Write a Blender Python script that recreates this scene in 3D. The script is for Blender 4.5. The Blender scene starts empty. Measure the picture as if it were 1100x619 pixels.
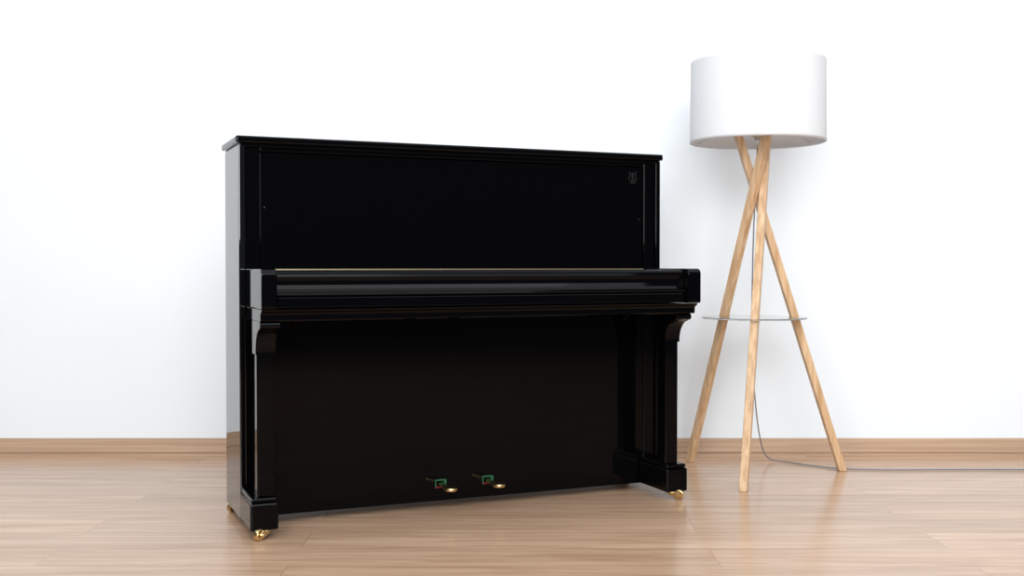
import bpy, bmesh, math
from mathutils import Vector, Matrix
C=bpy.context
def col(o): C.scene.collection.objects.link(o); return o
def srgb(r,g,b):
    f=lambda c:(c/255/12.92 if c/255<=.04045 else ((c/255+.055)/1.055)**2.4)
    return (f(r),f(g),f(b),1)
# ------------------------------------------------ materials
def mat(name,base,rough=.5,metal=0,spec=.5,**k):
    m=bpy.data.materials.new(name);m.use_nodes=True
    b=m.node_tree.nodes['Principled BSDF']
    b.inputs['Base Color'].default_value=base
    b.inputs['Roughness'].default_value=rough
    b.inputs['Metallic'].default_value=metal
    b.inputs['Specular IOR Level'].default_value=spec
    for a,v in k.items(): b.inputs[a.replace('_',' ')].default_value=v
    return m
def noise_mix(m,c1,c2,scale=(1,1,1),nscale=5,detail=6,coord='Object',bump=0,lo=.35,hi=.65):
    nt=m.node_tree;n=nt.nodes;l=nt.links;b=n['Principled BSDF']
    tc=n.new('ShaderNodeTexCoord');mp=n.new('ShaderNodeMapping');mp.inputs['Scale'].default_value=scale
    nz=n.new('ShaderNodeTexNoise');nz.inputs['Scale'].default_value=nscale;nz.inputs['Detail'].default_value=detail
    cr=n.new('ShaderNodeValToRGB');cr.color_ramp.elements[0].color=c1;cr.color_ramp.elements[1].color=c2
    cr.color_ramp.elements[0].position=lo;cr.color_ramp.elements[1].position=hi
    l.new(tc.outputs[coord],mp.inputs[0]);l.new(mp.outputs[0],nz.inputs[0]);l.new(nz.outputs[0],cr.inputs[0]);l.new(cr.outputs[0],b.inputs['Base Color'])
    if bump:
        bp=n.new('ShaderNodeBump');bp.inputs['Strength'].default_value=bump;bp.inputs['Distance'].default_value=.001
        l.new(nz.outputs[0],bp.inputs['Height']);l.new(bp.outputs[0],b.inputs['Normal'])
    return m
M_black=mat('black_polyester_lacquer',(.0012,.0012,.0016,1),.05,0,.13)
M_side=mat('black_polyester_side',(.0015,.0015,.002,1),.04,0,.9)
M_black2=mat('black_satin',(.003,.003,.004,1),.3,0,.2)
M_brass=noise_mix(mat('polished_brass',(.8,.55,.22,1),.22,1),(.66,.46,.22,1),(.78,.58,.32,1),nscale=30)
M_hinge=mat('brass_hinge',(.42,.34,.22,1),.4,1)
M_green=noise_mix(mat('green_felt',(.01,.12,.05,1),.95),(.01,.07,.03,1),(.02,.12,.05,1),nscale=300)
M_red=noise_mix(mat('red_felt',(.3,.01,.01,1),.95),(.12,.008,.008,1),(.22,.012,.012,1),nscale=300)
M_dark=mat('painted_hole_shade',(.002,.002,.002,1),.8)  # near-black colour standing in for shade inside the pedal openings
M_emb=mat('emblem_inlay',(.009,.009,.010,1),.5,.2)
M_steel=mat('steel',(.06,.06,.06,1),.5,1)
M_wall=noise_mix(mat('wall_paint',(.86,.88,.9,1),.9,0,.2),(.845,.888,.925,1),(.86,.90,.935,1),nscale=1.2,detail=2)
M_legwood=noise_mix(mat('light_beech',(.6,.4,.22,1),.42,0,.4),srgb(190,151,112),srgb(220,186,149),scale=(30,30,1.5),nscale=2.0,bump=.1)
M_base=noise_mix(mat('oak_baseboard',(.5,.3,.2,1),.5,0,.3),srgb(180,151,126),srgb(200,171,146),scale=(.6,8,40),nscale=3)
M_metalring=mat('white_metal',(.7,.7,.72,1),.4,.3)
M_cable=mat('grey_cable',(.2,.2,.22,1),.5)
M_glass=mat('tempered_glass',(.93,.97,.96,1),.03,0,.5,Transmission_Weight=1.0,IOR=1.45)
# shade fabric
M_shade=bpy.data.materials.new('white_linen_shade');M_shade.use_nodes=True
nt=M_shade.node_tree;n=nt.nodes;l=nt.links
for x in list(n): n.remove(x)
out=n.new('ShaderNodeOutputMaterial');mx=n.new('ShaderNodeMixShader');mx.inputs[0].default_value=.26
d=n.new('ShaderNodeBsdfDiffuse');t=n.new('ShaderNodeBsdfTranslucent')
tc=n.new('ShaderNodeTexCoord');mp=n.new('ShaderNodeMapping');mp.inputs['Scale'].default_value=(1,1,1)
nz=n.new('ShaderNodeTexNoise');nz.inputs['Scale'].default_value=180
cr=n.new('ShaderNodeValToRGB');cr.color_ramp.elements[0].color=(.84,.85,.87,1);cr.color_ramp.elements[1].color=(.90,.91,.93,1)
l.new(tc.outputs['Object'],mp.inputs[0]);l.new(mp.outputs[0],nz.inputs[0]);l.new(nz.outputs[0],cr.inputs[0])
l.new(cr.outputs[0],d.inputs[0]);l.new(cr.outputs[0],t.inputs[0]);l.new(d.outputs[0],mx.inputs[1]);l.new(t.outputs[0],mx.inputs[2]);l.new(mx.outputs[0],out.inputs[0])
# floor
M_floor=mat('oak_planks',(.5,.35,.25,1),.22,0,.5)
nt=M_floor.node_tree;n=nt.nodes;l=nt.links;b=n['Principled BSDF']
tc=n.new('ShaderNodeTexCoord')
mp=n.new('ShaderNodeMapping');mp.inputs['Location'].default_value=(.62,.03,0)
br=n.new('ShaderNodeTexBrick');br.offset=.37;br.inputs['Scale'].default_value=1
br.inputs['Brick Width'].default_value=1.9;br.inputs['Row Height'].default_value=.19
br.inputs['Mortar Size'].default_value=.0015;br.inputs['Mortar Smooth'].default_value=.3;br.inputs['Bias'].default_value=0
br.inputs['Color1'].default_value=(0,0,0,1);br.inputs['Color2'].default_value=(1,1,1,1);br.inputs['Mortar'].default_value=(.5,.5,.5,1)
l.new(tc.outputs['Object'],mp.inputs[0]);l.new(mp.outputs[0],br.inputs[0])
sh=n.new('ShaderNodeVectorMath');sh.operation='MULTIPLY_ADD'
l.new(br.outputs['Color'],sh.inputs[0]);sh.inputs[1].default_value=(7,3,5);l.new(tc.outputs['Object'],sh.inputs[2])
m2=n.new('ShaderNodeMapping');m2.inputs['Scale'].default_value=(1.1,16,1)
l.new(sh.outputs[0],m2.inputs[0])
g1=n.new('ShaderNodeTexNoise');g1.inputs['Scale'].default_value=1.6;g1.inputs['Detail'].default_value=8;g1.inputs['Roughness'].default_value=.62;g1.inputs['Distortion'].default_value=.6
l.new(m2.outputs[0],g1.inputs[0])
m3=n.new('ShaderNodeMapping');m3.inputs['Scale'].default_value=(4,120,1);l.new(sh.outputs[0],m3.inputs[0])
g2=n.new('ShaderNodeTexNoise');g2.inputs['Scale'].default_value=1.5;g2.inputs['Detail'].default_value=3;l.new(m3.outputs[0],g2.inputs[0])
c1=n.new('ShaderNodeValToRGB');e=c1.color_ramp.elements
e[0].position=.28;e[0].color=srgb(173,136,107);e[1].position=.72;e[1].color=srgb(217,183,154)
l.new(g1.outputs[0],c1.inputs[0])
x1=n.new('ShaderNodeMixRGB');x1.blend_type='MULTIPLY';x1.inputs[0].default_value=.2
l.new(c1.outputs[0],x1.inputs[1]);l.new(g2.outputs[0],x1.inputs[2])
pv=n.new('ShaderNodeValToRGB');pv.color_ramp.elements[0].color=(.91,.905,.90,1);pv.color_ramp.elements[1].color=(1.07,1.065,1.06,1)
l.new(br.outputs['Color'],pv.inputs[0])
x2=n.new('ShaderNodeMixRGB');x2.blend_type='MULTIPLY';x2.inputs[0].default_value=1
l.new(x1.outputs[0],x2.inputs[1]);l.new(pv.outputs[0],x2.inputs[2])
x3=n.new('ShaderNodeMixRGB');x3.inputs[2].default_value=srgb(135,104,80)
mf=n.new('ShaderNodeMath');mf.operation='MULTIPLY';mf.inputs[1].default_value=.6
l.new(br.outputs['Fac'],mf.inputs[0]);l.new(mf.outputs[0],x3.inputs[0]);l.new(x2.outputs[0],x3.inputs[1])
l.new(x3.outputs[0],b.inputs['Base Color'])
bp=n.new('ShaderNodeBump');bp.inputs['Strength'].default_value=.08;bp.inputs['Distance'].default_value=.001
l.new(g1.outputs[0],bp.inputs['Height']);l.new(bp.outputs[0],b.inputs['Normal'])

# ------------------------------------------------ mesh helpers
def finish(bm,name,m,parent=None,bevel=0,smooth=False,seg=2):
    bmesh.ops.recalc_face_normals(bm,faces=bm.faces)
    me=bpy.data.meshes.new(name);bm.to_mesh(me);bm.free()
    me.materials.append(m);o=col(bpy.data.objects.new(name,me))
    if parent: o.parent=parent
    if smooth:
        for p in me.polygons:p.use_smooth=True
    if bevel:
        md=o.modifiers.new('bevel','BEVEL');md.width=bevel;md.segments=seg;md.limit_method='ANGLE';md.angle_limit=math.radians(40)
        md.harden_normals=False
    return o
def box(name,x0,x1,y0,y1,z0,z1,m,parent=None,bevel=.002):
    bm=bmesh.new();bmesh.ops.create_cube(bm,size=1)
    for v in bm.verts: v.co=Vector((x0+(v.co.x+.5)*(x1-x0),y0+(v.co.y+.5)*(y1-y0),z0+(v.co.z+.5)*(z1-z0)))
    return finish(bm,name,m,parent,bevel)
def prof_x(name,pts,x0,x1,m,parent=None,bevel=.0015):
    bm=bmesh.new();vs=[bm.verts.new((x0,y,z)) for y,z in pts]
    f=bm.faces.new(vs);r=bmesh.ops.extrude_face_region(bm,geom=[f])
    for v in r['geom']:
        if isinstance(v,bmesh.types.BMVert): v.co.x=x1
    return finish(bm,name,m,parent,bevel)
def prof_z(name,pts,z0,z1,m,parent=None,bevel=.001):
    bm=bmesh.new();vs=[bm.verts.new((x,y,z0)) for x,y in pts]
    f=bm.faces.new(vs);r=bmesh.ops.extrude_face_region(bm,geom=[f])
    for v in r['geom']:
        if isinstance(v,bmesh.types.BMVert): v.co.z=z1
    return finish(bm,name,m,parent,bevel)
def cyl(name,p0,p1,r,m,parent=None,seg=32,r2=None,bevel=0):
    p0=Vector(p0);p1=Vector(p1);dv=p1-p0
    bm=bmesh.new();bmesh.ops.create_cone(bm,cap_ends=True,segments=seg,radius1=r,radius2=r if r2 is None else r2,depth=dv.length)
    bm.transform(Matrix.Translation((p0+p1)/2)@dv.to_track_quat('Z','Y').to_matrix().to_4x4())
    o=finish(bm,name,m,parent,bevel)
    for p in o.data.polygons: p.use_smooth=len(p.vertices)==4
    return o
def curve(name,pts,r,m,parent=None,cyclic=False,order=4):
    cu=bpy.data.curves.new(name,'CURVE');cu.dimensions='3D';cu.bevel_depth=r;cu.bevel_resolution=3;cu.resolution_u=10
    s=cu.splines.new('NURBS');s.points.add(len(pts)-1)
    for i,p in enumerate(pts): s.points[i].co=(*p,1)
    s.order_u=order;s.use_cyclic_u=cyclic;s.use_endpoint_u=not cyclic
    cu.materials.append(m);o=col(bpy.data.objects.new(name,cu))
    if parent:o.parent=parent
    return o
def empty(name,loc,rz=0):
    o=col(bpy.data.objects.new(name,None));o.location=loc;o.rotation_euler=(0,0,rz);o.empty_display_size=.2;return o
def arc(cy,cz,r,a0,a1,n):
    return [(cy+r*math.cos(math.radians(a0+(a1-a0)*i/n)),cz+r*math.sin(math.radians(a0+(a1-a0)*i/n))) for i in range(n+1)]

# ------------------------------------------------ room
YW=4.86
box('floor',-6,6,-4,YW,-.05,0,M_floor,bevel=0)
box('wall_back',-6,6,YW,YW+.1,0,3.6,M_wall,bevel=0)
box('baseboard_back',-6,6,YW-.016,YW,0,.064,M_base,bevel=.003)

# ------------------------------------------------ piano
P=empty('upright_piano',(-.8595,3.4529,0),.4036)
W=1.53;D=.285
K=M_black
box('side_panel_left',0,.02,0,D,.026,1.214,M_side,P,.003)
box('side_panel_right',W-.02,W,0,D,.026,1.214,K,P,.003)
box('back_board',.02,W-.02,D-.04,D-.005,.05,1.2,M_black2,P)
box('top_lid',-.010,W+.006,-.012,D+.006,1.217,1.2395,K,P,.006)
box('top_moulding',.003,W-.003,-.002,D,1.206,1.217,K,P,.002)
for nm,x0,x1 in(('left',.0205,.066),('right',W-.066,W-.0205)):
    box('upper_stile_'+nm,x0,x1,.008,.05,.80,1.206,K,P,.003)
    box('lower_stile_'+nm,x0,x1,.008,.05,.03,.665,K,P,.003)
box('upper_panel',.067,W-.067,.015,.035,.80,1.192,K,P,.003)
box('upper_rail',.067,W-.067,.006,.04,1.194,1.206,K,P,.002)
box('inner_shelf',.02,W-.02,.0,D-.04,.66,.80,M_black2,P,0)
cuts=[(.655,.695),(.828,.868)]
zc0,zc1=.072,.100
box('lower_panel',.067,W-.067,.012,.035,zc1,.655,K,P,0)
box('lower_panel_foot',.067,W-.067,.012,.035,.028,zc0,K,P,0)
xs=[.067,cuts[0][0],cuts[0][1],cuts[1][0],cuts[1][1],W-.067]
for i in (0,2,4): box('lower_panel_mid_%d'%i,xs[i],xs[i+1],.012,.035,zc0,zc1,K,P,0)
box('bottom_board',.02,W-.02,.05,D-.02,.03,.05,M_black2,P)
for i,(a,b_) in enumerate(cuts):
    box('pedal_hole_shade_%d'%i,a,b_,.045,.055,zc0-.01,zc1+.01,M_dark,P,0)  # solid black plate behind the opening, its inner shade put into colour
    box('pedal_felt_green_%d'%i,a,b_,.010,.045,zc1-.004,zc1+.0005,M_green,P,0)
    box('pedal_felt_red_%d'%i,a,b_,.010,.045,zc0-.0005,zc0+.003,M_red,P,0)
    box('pedal_felt_side_%d'%i,a-.0005,a+.003,.010,.045,zc0,zc1,M_green,P,0)
    box('pedal_felt_edge_%d'%i,b_-.008,b_+.0005,.010,.045,zc0,zc1,M_green,P,0)
    cx=(a+b_)/2
    pts=[(cx-.011,.04),(cx-.011,-.02),(cx-.018,-.055),(cx-.022,-.085)]
    pts+=[(cx+.022*math.cos(math.radians(180+180*k/12)),-.088+.024*math.sin(math.radians(180+180*k/12))) for k in range(1,12)]
    pts+=[(cx+.022,-.085),(cx+.018,-.055),(cx+.011,-.02),(cx+.011,.04)]
    prof_z('pedal_%d'%i,pts,.080,.091,M_brass,P,.003)
# keyboard section
def cheek(nm,x0,x1):
    pts=[(0,.701),(-.278,.701),(-.283,.706),(-.283,.790)]+arc(-.263,.8,.0205,180,90,8)+[(0,.8205)]
    prof_x('cheek_'+nm,pts,x0,x1,K,P,.003)
cheek('left',.018,.064);cheek('right',W-.056,W-.005)
lid=[(-.012,.801),(-.012,.8165),(-.238,.8165)]+arc(-.240,.8045,.012,90,180,6)
lid+=[(-.2545,.797),(-.252,.785),(-.2525,.772),(-.256,.760),(-.262,.751),(-.270,.747),(-.273,.744),(-.272,.741),(-.268,.739),(-.20,.739)]
prof_x('fallboard',lid,.066,W-.058,K,P,.0008)
prof_x('hinge_strip',[(-.013,.8165),(-.013,.8198),(-.018,.8198),(-.018,.8165)],.08,W-.08,M_hinge,P,0)
box('key_slip',.066,W-.058,-.266,-.20,.703,.737,K,P,.004)
prof_x('key_bed',[(0,.664),(-.248,.664),(-.253,.668),(-.253,.684),(-.259,.69),(-.268,.694),(-.271,.7),(0,.7)],.020,W-.010,K,P,.001)
cyl('panel_screw_left',(.082,.016,1.016),(.082,.0125,1.016),.0022,M_steel,P,16)  # small steel screw head on the upper panel
cyl('panel_screw_right',(W-.082,.016,1.0),(W-.082,.0125,1.0),.0022,M_steel,P,16)  # matching screw head at the right end
ex,ez=1.422,1.155
for s in(-1,1):
    curve('emblem_arm_%d'%s,[(ex+s*.004,.0145,ez-.020),(ex+s*.018,.0145,ez-.012),(ex+s*.014,.0145,ez+.004),(ex+s*.008,.0145,ez+.014),(ex+s*.018,.0145,ez+.019)],.0011,M_emb,P)
for k in(-.004,0,.004): curve('emblem_string_%d'%int(k*1000),[(ex+k,.0145,ez-.018),(ex+k,.0145,ez+.016)],.0007,M_emb,P,order=2)
curve('emblem_bar',[(ex-.013,.0145,ez+.012),(ex+.013,.0145,ez+.012)],.0009,M_emb,P,order=2)
curve('emblem_foot',[(ex-.012,.0145,ez-.022),(ex+.012,.0145,ez-.022)],.0012,M_emb,P,order=2)
for nm,a in(('left',.176),('right',1.384)):
    prof_x('panel_clip_'+nm,[(.012,.664),(-.03,.664),(-.026,.655),(.012,.628)],a-.012,a+.012,K,P,.002)
for nm,x0,x1,t0,t1 in(('left',.024,.076,-.001,.084),('right',W-.076,W-.024,W-.084,W+.002)):
    box('leg_'+nm,x0,x1,-.165,-.112,.125,.664,K,P,.004)
    con=[(-.11,.664),(-.236,.664)]+arc(-.236,.653,.011,110,270,8)+[(-.229,.640)]
    con+=[(-.232+.062*math.cos(math.radians(a)),.568+.070*math.sin(math.radians(a))) for a in range(80,-1,-8)]+[(-.170,.560),(-.11,.560)]
    prof_x('corbel_'+nm,con,x0-.004,x1+.004,K,P,.0015)
    box('toe_'+nm,t0,t1,-.190,.006,.029,.112,K,P,.006)
    box('toe_cap_'+nm,t0+.004,t1-.004,-.184,.006,.1125,.1265,K,P,.004)
def caster(nm,x,y,rot,r=.0185,top=.029):
    e=empty('caster_'+nm,(x,y,0),rot);e.parent=P
    cyl('plate',(0,0,top-.003),(0,0,top+.001),.022,M_brass,e)
    off=-.026
    cyl('wheel',(-.009,off,r),(.009,off,r),r,M_brass,e,bevel=.002)
    cyl('axle',(-.02,off,r),(.02,off,r),.005,M_brass,e,16)
    for s in(-1,1):
        pts=[(.010,top-.008),(.010,top),(-.012,top+.001),(off-.006,r+.010),(off-.009,r),(off-.006,r-.008),(off+.006,r-.008),(.002,r-.002)]
        prof_x('fork_%d'%s,pts,s*.0125,s*.0165,M_brass,e,.0006)
    prof_x('fork_crown',[(.010,top-.008),(-.004,top-.008),(-.004,top-.001),(.010,top-.001)],-.0165,.0165,M_brass,e,.001)
caster('front_left',.042,-.170,-.8);caster('front_right',W-.05,-.168,.75)
caster('back_left',.035,D-.04,-1.1);caster('back_right',W-.035,D-.04,.4)
for i,x in enumerate((.01,W-.05)): box('back_foot_%d'%i,x,x+.04,D-.07,D,.028,.06,M_black2,P,.002)

# ------------------------------------------------ floor lamp
LX,LY=.972,4.35
L=empty('floor_lamp',(LX,LY,0))
R=.264;zb,zt=1.318,1.636
bm=bmesh.new();N=128
rings=[(R+.001,zb),(R,zb+.01),(R-.001,(zb+zt)/2),(R-.002,zt-.01),(R-.002,zt),(R-.005,zt),(R-.004,(zb+zt)/2),(R-.002,zb)]
vv=[[bm.verts.new((r*math.cos(2*math.pi*i/N),r*math.sin(2*math.pi*i/N),z)) for i in range(N)] for r,z in rings]
for k in range(len(rings)):
    A=vv[k];B=vv[(k+1)%len(rings)]
    for i in range(N): bm.faces.new((A[i],A[(i+1)%N],B[(i+1)%N],B[i]))
finish(bm,'shade',M_shade,L,smooth=True)
def ring(nm,r,z,th,m):
    return curve(nm,[(r*math.cos(2*math.pi*i/24),r*math.sin(2*math.pi*i/24),z) for i in range(24)],th,m,L,True)
ring('shade_ring_bottom',R-.001,zb,.0022,M_metalring);ring('shade_ring_top',R-.003,zt,.0022,M_metalring)
for i in range(3):
    a=2*math.pi*i/3+.4
    cyl('spider_%d'%i,(.02*math.cos(a),.02*math.sin(a),zb+.10),((R-.003)*math.cos(a),(R-.003)*math.sin(a),zb+.012),.002,M_metalring,L,10)
cyl('socket',(0,0,1.335),(0,0,1.44),.02,M_metalring,L,24)
bm=bmesh.new();bmesh.ops.create_uvsphere(bm,u_segments=24,v_segments=16,radius=.032)
for v in bm.verts: v.co.z=v.co.z*1.2+1.485
finish(bm,'bulb',mat('opal_bulb',(.85,.85,.85,1),.2),L,smooth=True)
feet=[(.853,4.022),(.754,4.629),(1.336,4.418)]
S=.0148
for i,(fx,fy) in enumerate(feet):
    f=Vector((fx-LX,fy-LY,0));ang=math.atan2(f.y,f.x)+math.radians(161)
    top=Vector((.092*math.cos(ang),.092*math.sin(ang),1.40))
    dv=(top-f);dn=dv.normalized()
    side=dn.cross(Vector((0,0,1))).normalized();up=side.cross(dn).normalized()
    bm=bmesh.new();ring_=[]
    for t_ in(0,1):
        c=f+dv*t_;rr=[]
        for sx,sy in((-1,-1),(1,-1),(1,1),(-1,1)):
            p=c+side*S*sx+up*S*sy
            if t_==0: p=p-dn*(p.z/dn.z)
            rr.append(bm.verts.new(p))
        ring_.append(rr)
    for k in range(4): bm.faces.new((ring_[0][k],ring_[0][(k+1)%4],ring_[1][(k+1)%4],ring_[1][k]))
    bm.faces.new(ring_[0]);bm.faces.new(ring_[1])
    finish(bm,'leg_%d'%i,M_legwood,L,.003)
cyl('hub',(0,0,1.30),(0,0,1.335),.012,M_metalring,L,20)
cyl('shelf_glass',(-.01,0,.621),(-.01,0,.627),.205,M_glass,L,96,bevel=.0015)
w=[(0,0,1.30),(-.005,.02,1.1),(-.012,.03,.85),(-.012,.03,.60),(-.005,.05,.42),(.02,.1,.25),(.06,.2,.10),(.10,.26,.01),(.16,.28,.0045),(.24,.18,.0045),(.36,.08,.0045),(.6,.06,.0045),(.9,.09,.0045),(1.5,.05,.0045),(2.4,.1,.0045)]
curve('cable',w,.0027,M_cable,L)

# ------------------------------------------------ lights
def area(nm,loc,target,sx,sy,p,c):
    d_=bpy.data.lights.new(nm,'AREA');d_.shape='RECTANGLE';d_.size=sx;d_.size_y=sy;d_.energy=p;d_.color=c
    o=col(bpy.data.objects.new(nm,d_));o.location=loc
    o.rotation_euler=(Vector(target)-Vector(loc)).to_track_quat('-Z','Y').to_euler();return o
area('added_fill_top',(.2,1.5,3.5),(.2,1.7,0),8,5,222,(.93,.97,1))  # added unseen overhead light for soft, nearly shadowless illumination
area('added_fill_front',(-.3,-1.6,2.3),(.2,4.86,.7),4,2.6,292,(.95,.98,1))  # added unseen light to even out the wall, kept clear of piano reflections
area('added_fill_right',(3.0,0.2,2.9),(2.0,4.86,.7),4,1.6,50,(.96,.98,1))  # added unseen weak fill from the right for the wall
wd=bpy.data.worlds.new('World');C.scene.world=wd;wd.use_nodes=True
wd.node_tree.nodes['Background'].inputs[0].default_value=(.8,.9,1,1);wd.node_tree.nodes['Background'].inputs[1].default_value=.1
C.scene.view_settings.view_transform='Standard'
# ------------------------------------------------ camera
cd=bpy.data.cameras.new('camera');cam=col(bpy.data.objects.new('camera',cd))
cam.location=(0,0,.8299);cam.rotation_euler=(math.pi/2-.0203,0,0)
cd.sensor_width=36;cd.lens=1177.14/1100*36;C.scene.camera=cam
